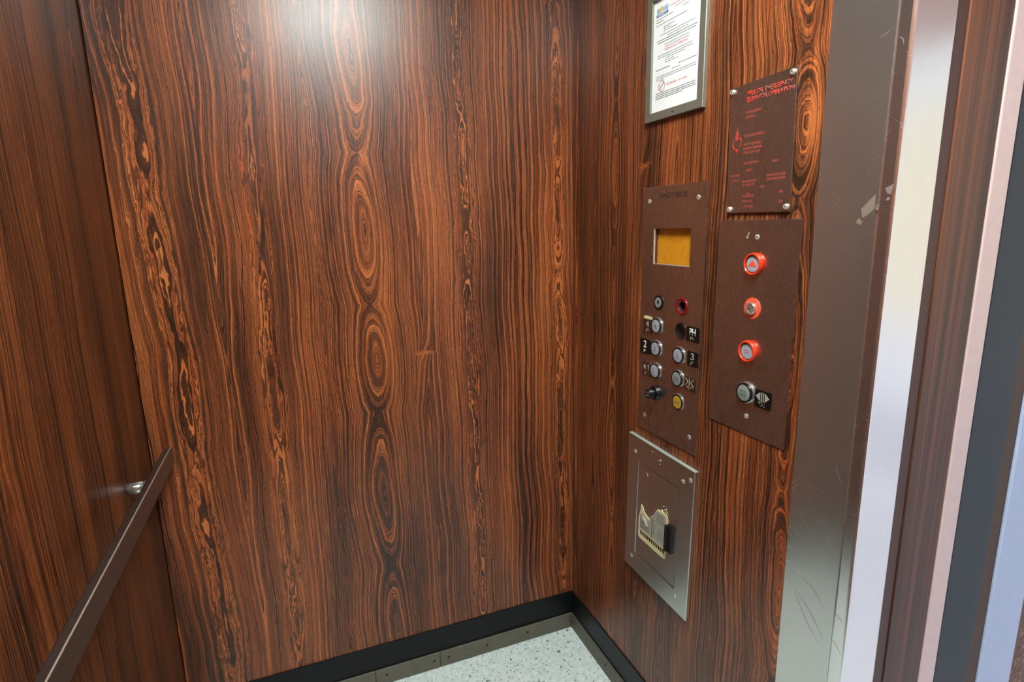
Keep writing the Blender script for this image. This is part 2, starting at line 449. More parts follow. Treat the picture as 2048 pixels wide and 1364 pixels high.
def wordline(bm, s0, s1, z0, z1, hgt, h, words=None, seed=0):
    """a line of print too small to read: word-long dashes"""
    rnd = random.Random(seed); L = s1-s0; a = 0.0
    while a < L-.001:
        w = min(rnd.uniform(.0025, .0075), L-a)
        za = z0+(z1-z0)*a/L; zb = z0+(z1-z0)*(a+w)/L; k = hgt*rnd.uniform(.75, 1.0)
        vs = [P(s0+a, za-k/2, h), P(s0+a+w, zb-k/2, h), P(s0+a+w, zb+k/2, h), P(s0+a, za+k/2, h)]
        top = [v+Vector((-.00015, 0, 0)) for v in vs]
        b_ = [bm.verts.new(v) for v in vs]; t_ = [bm.verts.new(v) for v in top]
        bm.faces.new(t_)
        for i in range(4): bm.faces.new((b_[i], b_[(i+1) % 4], t_[(i+1) % 4], t_[i]))
        a += w+rnd.uniform(.0008, .0014)
    bmesh.ops.recalc_face_normals(bm, faces=list(bm.faces))
    return bm
def screw(s, z, h, parent, r=.0048, mat='screw', dome=.0018, label=None):
    o = obj('screw', lathe(s, z, [(r, h), (r, h+dome*.4), (r*.75, h+dome*.9), (r*.40, h+dome), (r*.38, h+dome*.35), (0, h+dome*.35)], 20), mat, parent, label=label)
    obj('screw_recess', lathe(s, z, [(r*.36, h+dome*.36), (0, h+dome*.38)], 6), 'black_matte', o)
    return o

# ------------------------------------------------------------------ the cab (setting)
struct('floor', box(-W-.03, 0.0, YF-.03, .02, -.03, 0), 'floor')
struct('ceiling', box(-W-.03, .0, YF-.03, .02, ZC, ZC+.03), 'white_paint')
struct('wall_back', box(-W+.0035, .0, 0, .018, .0, ZC), 'wood_back')
struct('trim_1', box(-W-.03, .05, .019, .03, 0, ZC), 'black_matte')['label'] = 'dark backing seen in the seam at the left corner'
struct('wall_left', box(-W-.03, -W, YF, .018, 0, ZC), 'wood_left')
struct('wall_front', box(-W, .0, YF-.03, YF, 0, ZC), 'wood_front')
struct('wall_right', solid(rect(0.0, .9125, 0, ZC), [rect(.43, .605, 1.0, 1.49)], -.03, 0.0), 'wood_right')
# black baseboards and the brown metal angle along the floor
struct('baseboard_back', solid(rect(-W, -.004, .0, .145), [rect(-.3165, -.1445, .0585, .0690)], -.0035, 0,
       mp=lambda a, z, h: Vector((a, h, z))), 'base')
vent_back = struct('trim_2', box(-.318, -.143, -.0012, -.0004, .057, .0705), 'black_matte')
vent_back['label'] = 'dark slot cut in the black baseboard'
struct('baseboard_right', wbox(.0, .9115, 0, .145, .0, .0035), 'base')
struct('baseboard_left', box(-W, -W+.0035, YF, -.0036, 0, .145), 'base')
def angle_strip(n, bm, label, pts, along):
    o = struct(n, bm, 'angle', bevel=.0012, label=label)
    for a, z in pts:
        if along == 'x':
            b_ = bmesh.new(); bmesh.ops.create_uvsphere(b_, u_segments=12, v_segments=8, radius=.0042)
            for v in b_.verts: v.co = Vector((v.co.x+a, v.co.y*.5-.0095, v.co.z+z))
        else:
            b_ = bmesh.new(); bmesh.ops.create_uvsphere(b_, u_segments=12, v_segments=8, radius=.0042)
            for v in b_.verts: v.co = Vector((v.co.x*.5-.0095, v.co.y-a, v.co.z+z))
        for f in b_.faces: f.smooth = True
        obj('screw', b_, 'screw_dark', o)
angle_strip('trim_3', box(-W+.004, -.7280, -.0095, -.004, .0, .058), 'leftmost brown metal angle strip on the floor', [(-.85, .03)], 'x')
angle_strip('trim_4', box(-.7268, -.5116, -.0095, -.004, .0, .058), 'short brown metal angle strip with two screws', [(-.6905, .032), (-.5318, .030)], 'x')
angle_strip('trim_5', box(-.5104, -.0098, -.0095, -.004, .0, .058), 'long brown metal angle strip below the baseboard slot', [(-.4808, .029), (-.3421, .030), (-.1863, .033)], 'x')
angle_strip('trim_6', wbox(.004, .911, 0, .058, .004, .0095), 'brown metal angle strip under the right wall', [(.2561, .036), (.62, .034)], 's')
# steel front column beside the opening
col = struct('trim_7', box(-.0035, .086, -1.0254, -.9130, 0, ZC), 'steel_col', bevel=.0006, label='brushed steel column between the wood and the opening')
obj('return_edge', box(-.0060, .0875, -SJ, -1.0256, 0, ZC), 'steel_bright', col, bevel=.0048)
def blotch(s, z, r, n, seed, sy=1.0):
    rd = random.Random(seed)
    return [(s+r*rd.uniform(.45, 1.1)*math.cos(2*math.pi*i/n), z+sy*r*rd.uniform(.45, 1.1)*math.sin(2*math.pi*i/n)) for i in range(n)]
for nm_, pts_ in (('tape_residue', [(.998, 1.490), (1.020, 1.512), (1.021, 1.490), (1.010, 1.480), (1.002, 1.476)]), ('tape_residue', blotch(.9965, 1.470, .006, 8, 2)),
                  ('tape_residue', blotch(1.0265, 1.492, .0035, 7, 3, 2.2)), ('tape_residue', [(1.036, 1.520), (1.050, 1.526), (1.046, 1.510), (1.040, 1.512)]), ('tape_residue', blotch(1.042, 1.503, .0035, 7, 5))):
    obj(nm_, solid(pts_, [], .0060 if pts_[0][0] > 1.0254 else .0035, .0064 if pts_[0][0] > 1.0254 else .0038), 'haze', col)
def arc_scratch(p0, p1, bend, wd, h, par, mat='white_mark'):
    n = 10; up = []; dn = []
    dx, dz = p1[0]-p0[0], p1[1]-p0[1]; L_ = math.hypot(dx, dz); nx, nz = -dz/L_, dx/L_
    for i in range(n+1):
        t = i/n; q = 4*t*(1-t)*bend; k = wd*(.25+.75*math.sin(math.pi*t))/2
        x_, z_ = p0[0]+dx*t+nx*q, p0[1]+dz*t+nz*q
        up.append((x_+nx*k, z_+nz*k)); dn.append((x_-nx*k, z_-nz*k))
    return obj('scratch', solid(up+dn[::-1], [], h, h+.0002), mat, par)
for a in (((.945, .800), (1.005, .764), .010), ((.935, .770), (1.008, .705), .006), ((.940, .760), (1.000, .690), -.004), ((1.029, .775), (1.046, .765), .0015), ((1.028, .720), (1.047, .704), .002),
          ((1.000, 1.050), (1.016, 1.020), -.003), ((1.000, 1.742), (1.016, 1.748), .001), ((1.031, 1.735), (1.040, 1.722), .003)):
    arc_scratch(a[0], a[1], a[2], .0011, .0060 if a[0][0] > 1.0254 else .0034, col, 'haze')
struct('trim_8', box(-.006, .086, YF, -1.78, 0, ZC), 'steel_col', bevel=.002)
struct('trim_9', box(.0, .086, -1.7795, -SJ-.0005, 2.08, ZC), 'steel_col')
# what shows through the opening: groove, car door, landing door, landing frame
Y0 = -SJ
struct('trim_10', box(.0880, .1128, Y0+.0025, Y0+.06, 0, 2.2), 'dark_groove', label='dark groove between column and car door')
cd = struct('door_1', box(.1150, .2205, Y0, Y0+.75, .004, 2.16), 'door_edge', bevel=.0015, label='brown car door slid back into its pocket')
obj('edge_nosing', box(.2208, .2690, Y0-.002, Y0+.05, .004, 2.16), 'nosing', cd, bevel=.004, label='pale satin metal nosing')
struct('door_2', box(.2720, .3870, Y0+.001, Y0+.75, .004, 2.16), 'navy', bevel=.004, label='dark navy landing door slid back')
struct('trim_11', box(.3885, .4260, Y0+.004, Y0+.10, 0, 2.2), 'gap_shade', label='return of the landing door frame, its shade painted brown')  # brown colour stands in for shade on the gap side
struct('trim_12', box(.4275, .5480, Y0-.001, Y0+.16, 0, 2.2), 'pale_blue', bevel=.003, label='pale blue painted landing door frame')
struct('wall_landing', box(.5490, 1.60, Y0+.012, Y0+.30, 0, 2.6), 'stone')
struct('floor_landing', box(.0005, 7.99, -14, Y0+.80, -.05, -.002), 'concrete')
struct('ceiling_landing', box(.30, 1.5, -5.5, Y0-.01, 2.42, 2.5), 'pinkwall')
struct('trim_13', box(1.5, 1.62, -5.5, 1.0, 2.15, 2.5), 'pinkwall', label='beam along the open side of the landing')
struct('wall_opposite', box(8.0, 8.3, -14, 6, -.05, 3.15), 'cream')

# ------------------------------------------------------------------ handrail
hr = thing('handrail', 'flat brown metal handrail on the left wall', 'handrail', (-W, -.9, .85))
xa, xb, za, zb = -W+.046, -W+.062, .8805, .9315
bm = bmesh.new()
def ring(y, m): return [bm.verts.new(p) for p in ((xa, y-m, za), (xb, y, za), (xb, y, zb), (xa, y-m, zb))]
r0 = ring(-.030, .030); r1 = ring(-1.80, 0)
for i in range(4): bm.faces.new((r0[i], r0[(i+1) % 4], r1[(i+1) % 4], r1[i]))
bm.faces.new(r0); bm.faces.new(r1[::-1]); bmesh.ops.recalc_face_normals(bm, faces=list(bm.faces))
obj('rail', bm, 'rail', hr, bevel=.0024)
obj('edge_highlight', box(xb-.0021, xb+.0004, -1.79, -.034, zb-.0021, zb+.0004), 'highlight_paint', hr, bevel=.0007, label='painted edge highlight of the rail')  # added thin bar, its pale colour paints the highlight along the rail
def xtube(y, z, prof, n=28):
    bm = bmesh.new(); rings = [[bm.verts.new((-W+x, y+r*math.cos(2*math.pi*i/n), z+r*math.sin(2*math.pi*i/n))) for i in range(n)] for r, x in prof]
    for a, b in zip(rings, rings[1:]):
        for i in range(n): bm.faces.new((a[i], a[(i+1) % n], b[(i+1) % n], b[i]))
    bm.faces.new(rings[0]); bm.faces.new(rings[-1]); bmesh.ops.recalc_face_normals(bm, faces=list(bm.faces))
    for f in bm.faces: f.smooth = len(f.verts) == 4
    return bm
for yy in (-.217, -1.30):
    obj('bracket_post', xtube(yy, .902, [(.0135, .0), (.0135, .0305), (.0125, .031), (.0125, .0318), (.0135, .0322), (.0135, .0465)]), 'chrome', hr, label='chrome bracket post')

# ------------------------------------------------------------------ ceiling light (gives the room its light)
cl = thing('ceiling_light', 'square white lamp recessed in the cab ceiling', 'ceiling light', (-.60, -1.30, ZC))
obj('lamp_frame', solid([(-.60+a, -1.30+b) for a, b in ((-.26, -.23), (.26, -.23), (.26, .23), (-.26, .23))],
    [[(-.60+a, -1.30+b) for a, b in ((-.23, -.20), (.23, -.20), (.23, .20), (-.23, .20))]], ZC-.02, ZC-.0005, mp=lambda a, b, h: Vector((a, b, h))), 'white_paint', cl)
obj('diffuser', box(-.60-.228, -.60+.228, -1.30-.198, -1.30+.198, ZC-.014, ZC-.003), 'lamp', cl)

# ------------------------------------------------------------------ main operating panel
T = .0025
cop = thing('car_operating_panel', 'tall steel operating panel with floor buttons and amber display window', 'control panel', P(.5137, .923, 0))
s0, s1, z0, z1 = .3930, .6345, .9230, 1.5640
WS, WZ = (.4433, .5845), (1.3729, 1.4617)
PHc, REDc = (.5632, 1.2185), (.5636, 1.2783)
obj('faceplate', solid(rect(s0, s1, z0, z1), [rect(WS[0], WS[1], WZ[0], WZ[1]), circ(*PHc, .0185, 40), circ(*REDc, .0120, 32)], .0004, T), 'steel', cop, bevel=.0006)
wf = obj('display_window', solid(rect(WS[0]-.004, WS[1]+.004, WZ[0]-.004, WZ[1]+.004), [rect(WS[0], WS[1], WZ[0], WZ[1])], -.010, .0003), 'dark_groove', cop)
obj('display_film', wbox(WS[0]-.004, WS[1]+.004, WZ[0]-.004, WZ[1]+.004, -.0125, -.0105), 'screen', wf, label='amber display film')
bz = bmesh.new()
wbox(WS[0]+.0002, WS[0]+.0022, WZ[0], WZ[1], -.001, T+.0004, bz); wbox(WS[0]+.0024, WS[1], WZ[0]+.0002, WZ[0]+.0022, -.001, T+.0004, bz)
obj('window_rim', bz, 'screw', wf, label='bright metal edge of the window')
obj('capacity_lettering', lettering('CAPACITY 2000 LBS.', .5150, 1.5400, T, .0125, .108), 'engrave', cop)
for a, b in ((.4206, 1.5290), (.6058, 1.5296), (.4251, .9637), (.6105, .9635)): screw(a, b, T, cop, .0060)
# key switch
ks = obj('key_switch', lathe(.4731, 1.2774, [(.0195, T), (.0195, T+.0015), (.0180, T+.0025), (.0130, T+.0025)], 40), 'black', cop, label='round black key switch')
obj('lock_cylinder', lathe(.4731, 1.2774, [(.0129, T+.0022), (.0125, T+.0034), (.0062, T+.0034), (.0060, T+.0026), (0, T+.0026)], 36), 'btn_grey', ks)
obj('key_slot', solid([(.4731, 1.2834), (.4775, 1.2774), (.4731, 1.2714), (.4690, 1.2774)], [], T+.0027, T+.0031), 'engrave', ks)
# red ringed empty hole
rh = obj('red_ring', lathe(*REDc, [(.0215, T), (.0213, T+.0022), (.0190, T+.0034), (.0160, T+.0030), (.0122, T-.0005), (.0119, -.006)], 40), 'crimson', cop, label='dark red ring round an empty hole')
obj('hole', lathe(*REDc, [(.0118, .0005), (.0118, -.022), (0, -.022)], 32), 'black_matte', rh)
# empty chrome socket of the PH button
ps = obj('button_socket', lathe(*PHc, [(.0205, T), (.0203, T+.0012), (.0186, T+.0014), (.0182, T-.001), (.0180, -.020), (0, -.020)], 40), 'plate_metal', cop, label='empty round button socket')
obj('socket_rim', lathe(*PHc, [(.0212, T), (.0212, T+.0008), (.0204, T+.0009)], 40), 'black', ps)

def call_button(s, z, txt, lens='btn', ring_mat='black', r=.0205, hgt=.006, tmat='num', th=.013, tw=None, label=None, parent=None, name='call_button'):
    b_ = obj(name, lathe(s, z, [(r, T), (r, T+hgt*.75), (r*.96, T+hgt), (r*.82, T+hgt), (r*.80, T+hgt*.8)], 40), ring_mat, parent or cop, label=label)
    obj('chrome_collar', lathe(s, z, [(r*1.055, T), (r*1.055, T+hgt*.45), (r*1.01, T+hgt*.52)], 40), 'chrome', b_)
    obj('lens', lathe(s, z, [(r*.82, T+hgt*.75), (r*.80, T+hgt*.95), (r*.45, T+hgt*1.08), (0, T+hgt*1.12)], 40), lens, b_)
    if txt:
        lines = txt.split('\n')
        for i, t_ in enumerate(lines):
            obj('engraving', lettering(t_, s, z+(len(lines)-1)*th*.7-i*th*1.4, T+hgt*1.13, th, tw), tmat, b_)
    return b_
call_button(.4704, 1.2168, '4', label='round button engraved 4')
call_button(.4706, 1.1573, '2', label='round button engraved 2')
call_button(.4704, 1.0978, '1', label='round button engraved 1')
call_button(.5616, 1.1579, '3', label='round button engraved 3')
call_button(.5605, 1.0993, 'DOOR\nCLOSE', lens='btn_grey', th=.0045, tw=.016, label='grey door close button')
call_button(.5641, 1.0396, 'ALARM', lens='amber', tmat='num', th=.0065, tw=.022, r=.0200, hgt=.004, label='amber alarm button')
# protruding stop knob
kb = obj('stop_knob', lathe(.4751, 1.0399, [(.0195, T), (.0195, T+.006), (.0175, T+.010), (.0105, T+.011), (.0105, T+.015), (.0128, T+.017), (.0128, T+.0265), (.0118, T+.028), (0, T+.028)], 40), 'black', cop, label='protruding black knob')
for i, t_ in enumerate(('DOOR', 'HOLD')):
    obj('engraving', lettering(t_, .4751, 1.0434-.0075*i, T+.0282, .0048, .015), 'num', kb)

# tactile plates
def braille(cells, s, z, h, pitch=.0030, bm=None):
    bm = bm or bmesh.new()
    for ci, dots in enumerate(cells):
        for d in dots:
            cx = s+ci*pitch*2.5+(0 if d <= 3 else pitch); cz = z-((d-1) % 3)*pitch
            lathe(cx, cz, [(.0011, h), (.0008, h+.0007), (0, h+.0010)], 8, bm)
    return bm
def tactile(s, z, w, hh, txt, cells, mat='plate', tmat='white_mark', label=None, marks=None, parent=None):
    p = obj('tactile_plate', solid(rrect(s-w/2, s+w/2, z-hh/2, z+hh/2, .002), [], T, T+.0022), mat, parent or cop, bevel=.0005, label=label)
    if txt: obj('raised_character', lettering(txt, s, z+hh*.16, T+.0022, hh*.46, min(w*.62, hh*.24*len(txt)+.004), bold=.01), tmat, p)
    if marks:
        bm = bmesh.new()
        for poly in marks:
            b2 = solid([(s+a, z+b) for a, b in poly], [], T+.0022, T+.0028)
            me = bpy.data.meshes.new('m'); b2.to_mesh(me); b2.free(); bm.from_mesh(me); bpy.data.meshes.remove(me)
        obj('raised_symbol', bm, tmat, p)
    obj('braille_dots', braille(cells, s-.0025-.0035*(len(cells)-1), z-hh*.20, T+.0022), tmat if mat != 'plate' or txt == '2' else 'grey_mark', p)
    return p
tactile(.4295, 1.2092, .034, .038, '4', [[3,4,5,6],[1,4,5]], 'plate_metal', 'grey_mark', 'worn tactile plate with 4')
obj('plate_residue', solid([(.4115, 1.2290), (.4480, 1.2290), (.4478, 1.2345), (.4400, 1.2362), (.4200, 1.2368), (.4115, 1.2350)], [], T, T+.0006), 'sticker', cop, label='yellowed glue residue')
tactile(.4216, 1.1540, .043, .040, '2', [[3,4,5,6],[1,2]], label='black tactile plate with white 2')
star = [(.0085*(1 if i % 2 == 0 else .4)*math.sin(math.pi*i/5)-.006, .0085*(1 if i % 2 == 0 else .4)*math.cos(math.pi*i/5)+.006) for i in range(10)]
tactile(.4300, 1.0928, .034, .038, '', [[3,4,5,6],[1]], 'plate_metal', 'grey_mark', 'worn tactile plate with star and 1',
        marks=[star, rect(.0085, .0108, -.001, .0145), [(.0085, .0145), (.0062, .0118), (.0070, .0108), (.0088, .0125)]])
tactile(.6082, 1.2173, .043, .036, 'PH', [[1,2,3,4],[1,2,5]], label='black tactile plate with PH')
tactile(.6110, 1.1585, .035, .036, '3', [[3,4,5,6],[1,4]], 'plate', 'grey_mark', 'black tactile plate with 3')
tactile(.6053, 1.0960, .038, .034, '', [[1,4,5],[1,3,5],[1,4]], 'plate_metal', 'grey_mark', 'tactile plate with door close arrows',
        marks=[[(-.0155, .014), (-.0135, .014), (-.004, .0045), (-.0135, -.005), (-.0155, -.005), (-.0065, .0045)], rect(-.0015, .0010, -.005, .014),
               [(.0155, .014), (.0135, .014), (.004, .0045), (.0135, -.005), (.0155, -.005), (.0065, .0045)]])

# ------------------------------------------------------------------ fire service panel
sp = thing('fire_service_panel', 'steel panel with three orange red ringed controls and a door open button', 'control panel', P(.781, 1.0337, 0))
obj('faceplate', solid(rect(.6757, .8863, 1.0337, 1.4773), [], .0004, T), 'steel', sp, bevel=.0007)
for a, b in ((.7839, 1.4433), (.7858, 1.0725)): screw(a, b, T, sp, .0056)
def ringed(s, z, label, mark):
    g = obj('push_button', lathe(s, z, [(.0215, T), (.0225, T+.003), (.0222, T+.0075), (.0210, T+.0096), (.0192, T+.0098), (.0180, T+.0085), (.0176, T+.005)], 44), 'red', sp, label=label)
    obj('inner_rim', lathe(s, z, [(.0177, T+.0060), (.0168, T+.0066), (.0163, T+.0056)], 40), 'black', g)
    obj('lens', lathe(s, z, [(.0166, T+.0052), (.0158, T+.0060), (.0080, T+.0064), (0, T+.0065)], 40), 'btn', g)
    for poly in mark: obj('marking', solid([(s+a, z+b) for a, b in poly], [], T+.0065, T+.0068), 'ink_red' if label.startswith('lower') else 'red_flat', g)
helmet = [(-.0105, -.0045), (.0110, -.0050), (.0085, -.0022), (.0062, -.0008), (.0056, .0028), (.0030, .0058), (-.0010, .0068), (-.0045, .0046), (-.0062, .0008), (-.0085, -.0012)]
ringed(.7824, 1.3908, 'upper ringed button with red helmet mark', [helmet])
ringed(.7822, 1.2126, 'lower ringed button with small red print', [rect(-.007, -.001, .001, .0030), rect(0, .006, .001, .0028), rect(-.006, .006, -.0035, -.0015)])
kr = obj('key_ring', lathe(.7834, 1.3012, [(.0218, T), (.0218, T+.0012), (.0212, T+.0018), (.0128, T+.0018)], 44), 'red_flat', sp, label='flat orange red ring round a key lock')
obj('lock_cylinder', lathe(.7834, 1.3012, [(.0128, T+.0010), (.0124, T+.0060), (.0112, T+.0072), (.0086, T+.0072), (.0082, T+.0062), (0, T+.0062)], 40), 'chrome', kr)
obj('key_slot', solid(rect(.7772, .7842, 1.3004, 1.3022), [], T+.0063, T+.0067), 'black_matte', kr)
bm = bmesh.new()
for i in range(26):
    if i % 6 == 5: continue
    t_ = 2*math.pi*i/26; cs_, cz_ = .7834+.0170*math.cos(t_), 1.3012+.0170*math.sin(t_)
    lathe(cs_, cz_, [(.0009, T+.0018), (.0007, T+.0021), (0, T+.0021)], 6, bm)
obj('ring_print', bm, 'nosing', kr)
call_button(.7824, 1.1240, 'DOOR\nOPEN', lens='btn_grey', ring_mat='black', r=.0215, hgt=.0085, th=.0050, tw=.017, label='black ringed door open button', parent=sp)
tactile(.8275, 1.1205, .041, .037, '', [[1,4,5],[1,3,5],[1,3]], 'plate', 'grey_mark', 'black tactile plate with door open arrows', parent=sp,
        marks=[[(-.0172, .005), (-.0062, .0145), (-.0062, -.0045)], rect(-.0036, -.0014, -.0045, .0145), rect(.0014, .0036, -.0045, .0145), [(.0172, .005), (.0062, .0145), (.0062, -.0045)]])
obj('scratch', solid([(.757, 1.4395), (.7592, 1.4400), (.7630, 1.4522), (.7605, 1.4535), (.7580, 1.4440), (.7540, 1.4462)], [], T, T+.0003), 'grey_mark', sp, label='pale scratch mark')

# ------------------------------------------------------------------ emergency instruction sign
fs = thing('instruction_sign', 'small steel sign with worn red print and a flame', 'sign', P(.775, 1.492, 0))
TT = .0045
obj('sign_plate', solid([(.6900, 1.7370), (.8520, 1.7415), (.8590, 1.4905), (.6975, 1.4925)], [], .0020, TT), 'steel', fs, bevel=.0004)
for a, b in ((.6985, 1.7290), (.8452, 1.7325), (.7068, 1.4995), (.8515, 1.4995)): screw(a, b, TT, fs, .0056, 'screw', .0055)
obj('heading', lettering('FIRE OR EMERGENCY', .7905, 1.7185, TT, .0092, .108, bold=.022), 'sign_red', fs)
obj('heading', lettering('ELEVATOR OPERATION', .7925, 1.7070, TT, .0092, .112, bold=.022), 'sign_red', fs)
fm = bmesh.new()
for poly in ([(.7152, 1.6595), (.7170, 1.6510), (.7200, 1.6440), (.7188, 1.6370), (.7160, 1.6335), (.7120, 1.6365), (.7108, 1.6430), (.7138, 1.6510)],
             [(.7105, 1.6400), (.7060, 1.6350), (.7035, 1.6285), (.7060, 1.6215), (.7125, 1.6160), (.7120, 1.6185), (.7075, 1.6235), (.7058, 1.6290), (.7080, 1.6340)],
             [(.7200, 1.6380), (.7255, 1.6400), (.7285, 1.6320), (.7265, 1.6240), (.7205, 1.6170), (.7208, 1.6195), (.7248, 1.6250), (.7262, 1.6318), (.7240, 1.6370)],
             [(.7165, 1.6200), (.7195, 1.6155), (.7175, 1.6095), (.7150, 1.6125), (.7140, 1.6160)]):
    b2 = solid(poly, [], TT, TT+.0003); me = bpy.data.meshes.new('m'); b2.to_mesh(me); b2.free(); fm.from_mesh(me); bpy.data.meshes.remove(me)
obj('flame_mark', fm, 'sign_red', fs)
rows = [(.735, .775, 1.684), (.735, .760, 1.675), (.735, .786, 1.640), (.735, .780, 1.624), (.735, .782, 1.616), (.735, .778, 1.608), (.738, .776, 1.588), (.745, .760, 1.574),
        (.810, .824, 1.585), (.798, .842, 1.560), (.800, .842, 1.553), (.736, .776, 1.553), (.738, .770, 1.546), (.748, .760, 1.528), (.785, .795, 1.540), (.737, .770, 1.524), (.739, .768, 1.514),
        (.830, .841, 1.528), (.744, .768, 1.504), (.832, .842, 1.510), (.706, .728, 1.566), (.709, .728, 1.556)]
for i, (a, b, z) in enumerate(rows): obj('faded_print', wordline(bmesh.new(), a, b, z, z, .0052, TT, seed=i), 'sign_faded', fs)

# ------------------------------------------------------------------ framed certificate
cf = thing('certificate_frame', 'metal framed white certificate high on the right wall', 'certificate', P(.51, 1.7178, 0))
o0, o1, b0, b1 = .4000, .6125, 1.7180, 2.0080
i0, i1, j0, j1 = .4200, .5925, 1.7380, 1.9880
bm = bmesh.new()
def frame_ring(a0, a1, c0, c1, h): return [bm.verts.new(P(*p, h)) for p in ((a0, c0), (a1, c0), (a1, c1), (a0, c1))]
rg = [frame_ring(o0, o1, b0, b1, .0004), frame_ring(o0, o1, b0, b1, .0085), frame_ring(o0+.0012, o1-.0012, b0+.0012, b1-.0012, .0098),
      frame_ring(i0, i1, j0, j1, .0090), frame_ring(i0, i1, j0, j1, .0030)]
for a, b in zip(rg, rg[1:]):
    for i in range(4): bm.faces.new((a[i], a[(i+1) % 4], b[(i+1) % 4], b[i]))
bmesh.ops.recalc_face_normals(bm, faces=list(bm.faces))
obj('frame', bm, 'alu', cf, bevel=.0004)
sh = obj('certificate_sheet', wbox(i0-.004, i1+.004, j0-.004, j1+.004, .0012, .0028), 'paper', cf, label='white printed certificate')
obj('cover_pane', wbox(i0+.0002, i1-.0002, j0+.0002, j1-.0002, .0040, .0050), 'acrylic', cf, label='clear cover pane')
HP = .0028
# printed matter
def pr(name, lines, mat, hgt):
    for i, (a, b, z) in enumerate(lines): obj(name, wordline(bmesh.new(), a, b, z, z, hgt, HP, seed=i*3+len(name)), mat, sh)
obj('logo_word', lettering('BR', .4372, 1.9640, HP, .0105, .0125, bold=.01), 'ink_lightblue', sh)
obj('logo_word', lettering('WARD', .4618, 1.9640, HP, .0105, .0220, bold=.01), 'ink_lightblue', sh)
sun = [(.4470+(.0058 if i % 2 == 0 else .0042)*math.cos(math.pi*i/12), 1.9645+(.0090 if i % 2 == 0 else .0068)*math.sin(math.pi*i/12)) for i in range(24)]
obj('logo_sun', solid(sun, [], HP, HP+.00015), 'ink_yellow', sh)
obj('logo_bar', wbox(.4290, .4728, 1.9505, 1.9570, HP, HP+.0001), 'ink_blue', sh)
obj('logo_word', lettering('COUNTY', .4509, 1.9538, HP+.0001, .0044, .036, bold=.012), 'paper', sh)
pr('red_small_print', [(.480, .545, 1.9620), (.496, .541, 1.9555)], 'ink_red', .0014)
pr('small_print', [(.429, .492, 1.9450), (.525, .546, 1.9480), (.429, .5435, 1.9320), (.459, .500, 1.9240), (.459, .488, 1.9195), (.459, .506, 1.9150), (.446, .570, 1.9080), (.470, .545, 1.9025),
   (.463, .552, 1.8850), (.465, .550, 1.8795), (.437, .564, 1.8640), (.437, .566, 1.8590), (.467, .540, 1.8545), (.467, .500, 1.8495), (.467, .515, 1.8450), (.494, .522, 1.8250), (.433, .578, 1.8180),
   (.433, .578, 1.8135), (.433, .465, 1.8095)], 'ink', .0016)
pr('bold_print', [(.429, .456, 1.9392), (.434, .576, 1.8972), (.437, .573, 1.8922), (.517, .578, 1.8315), (.432, .485, 1.8332), (.434, .580, 1.7805), (.434, .580, 1.7762), (.434, .580, 1.7722), (.434, .534, 1.7682)], 'ink_dark', .0018)
obj('red_title', lettering('CERTIFICATE OF OPERATION', .5055, 1.8730, HP, .0050, .082), 'ink_red', sh)
obj('red_title', lettering('NO SMOKING - NO FUMAR', .5130, 1.7948, HP, .0050, .074), 'ink_red', sh)
ns = (.4566, 1.7950)
obj('prohibition_mark', solid(circ(*ns, .0125, 36), [circ(*ns, .0108, 36)], HP, HP+.00015), 'ink_red', sh)
bm = solid([(ns[0]-.0085, ns[1]-.0070), (ns[0]-.0072, ns[1]-.0085), (ns[0]+.0085, ns[1]+.0070), (ns[0]+.0072, ns[1]+.0085)], [], HP, HP+.0002)
obj('prohibition_bar', bm, 'ink_dark', sh)
obj('cigarette_mark', wbox(ns[0]-.0088, ns[0]-.0050, ns[1]+.0005, ns[1]+.0025, HP, HP+.0001), 'ink_dark', sh)
screw(.5100, 1.7276, .0092, cf, .0022, 'screw_dark', .0010)

# ------------------------------------------------------------------ service cabinet
sc_ = thing('mounted_service_cabinet', 'stainless wall cabinet with a peeling sticker under the tall panel', 'cabinet', P(.503, .6865, 0))
TB = .0118
K = lambda a, b: (.503+a, .6865+b)
KR = lambda a0, a1, b0, b1: [K(a0, b0), K(a1, b0), K(a1, b1), K(a0, b1)]
D0, D1, E0, E1 = -.0890, .0880, -.1465, .1375
obj('cabinet_body', solid(KR(-.1415, .1410, -.2065, .2050), [KR(D0, D1, E0, E1)], .0004, TB), 'steel_cab', sc_, bevel=.0020)
obj('lit_top_strip', wbox(.503-.1400, .503+.1396, .6865+.2046, .6865+.2060, .0006, TB+.0004), 'lit_edge', sc_, bevel=.0006, label='added pale strip for the lamp-lit top edge')  # added pale strip, lamp light on the top edge put into colour
obj('body_backing', wbox(.503-.1, .503+.1, .6865-.16, .6865+.15, .0002, .0015), 'black_matte', sc_)
# door leaf, slightly sprung at its lower right corner
g = .0010
bm = bmesh.new()
cor = [K(D0+g*.6, E0+g), K(D1-g*.7, E0+g+.0038), K(D1-g*.7, E1-g*.7), K(D0+g*.6, E1-g)]
hh_ = [TB-.0008, TB+.0008, TB-.0002, TB-.0010]
lo = [bm.verts.new(P(*p, .0030)) for p in cor]; hi = [bm.verts.new(P(*p, h)) for p, h in zip(cor, hh_)]
bm.faces.new(hi); bm.faces.new(lo[::-1])
for i in range(4): bm.faces.new((lo[i], lo[(i+1) % 4], hi[(i+1) % 4], hi[i]))
bmesh.ops.recalc_face_normals(bm, faces=list(bm.faces))
dr = obj('cabinet_door', bm, 'steel_cab', sc_)
for a, b in ((-.0944-.012, .1603), (.1003, .1640), (.1265, .1790), (-.1060, -.1675), (.0930, -.1640)): screw(*K(a, b), TB, sc_, .0058)
HS = TB+.0006
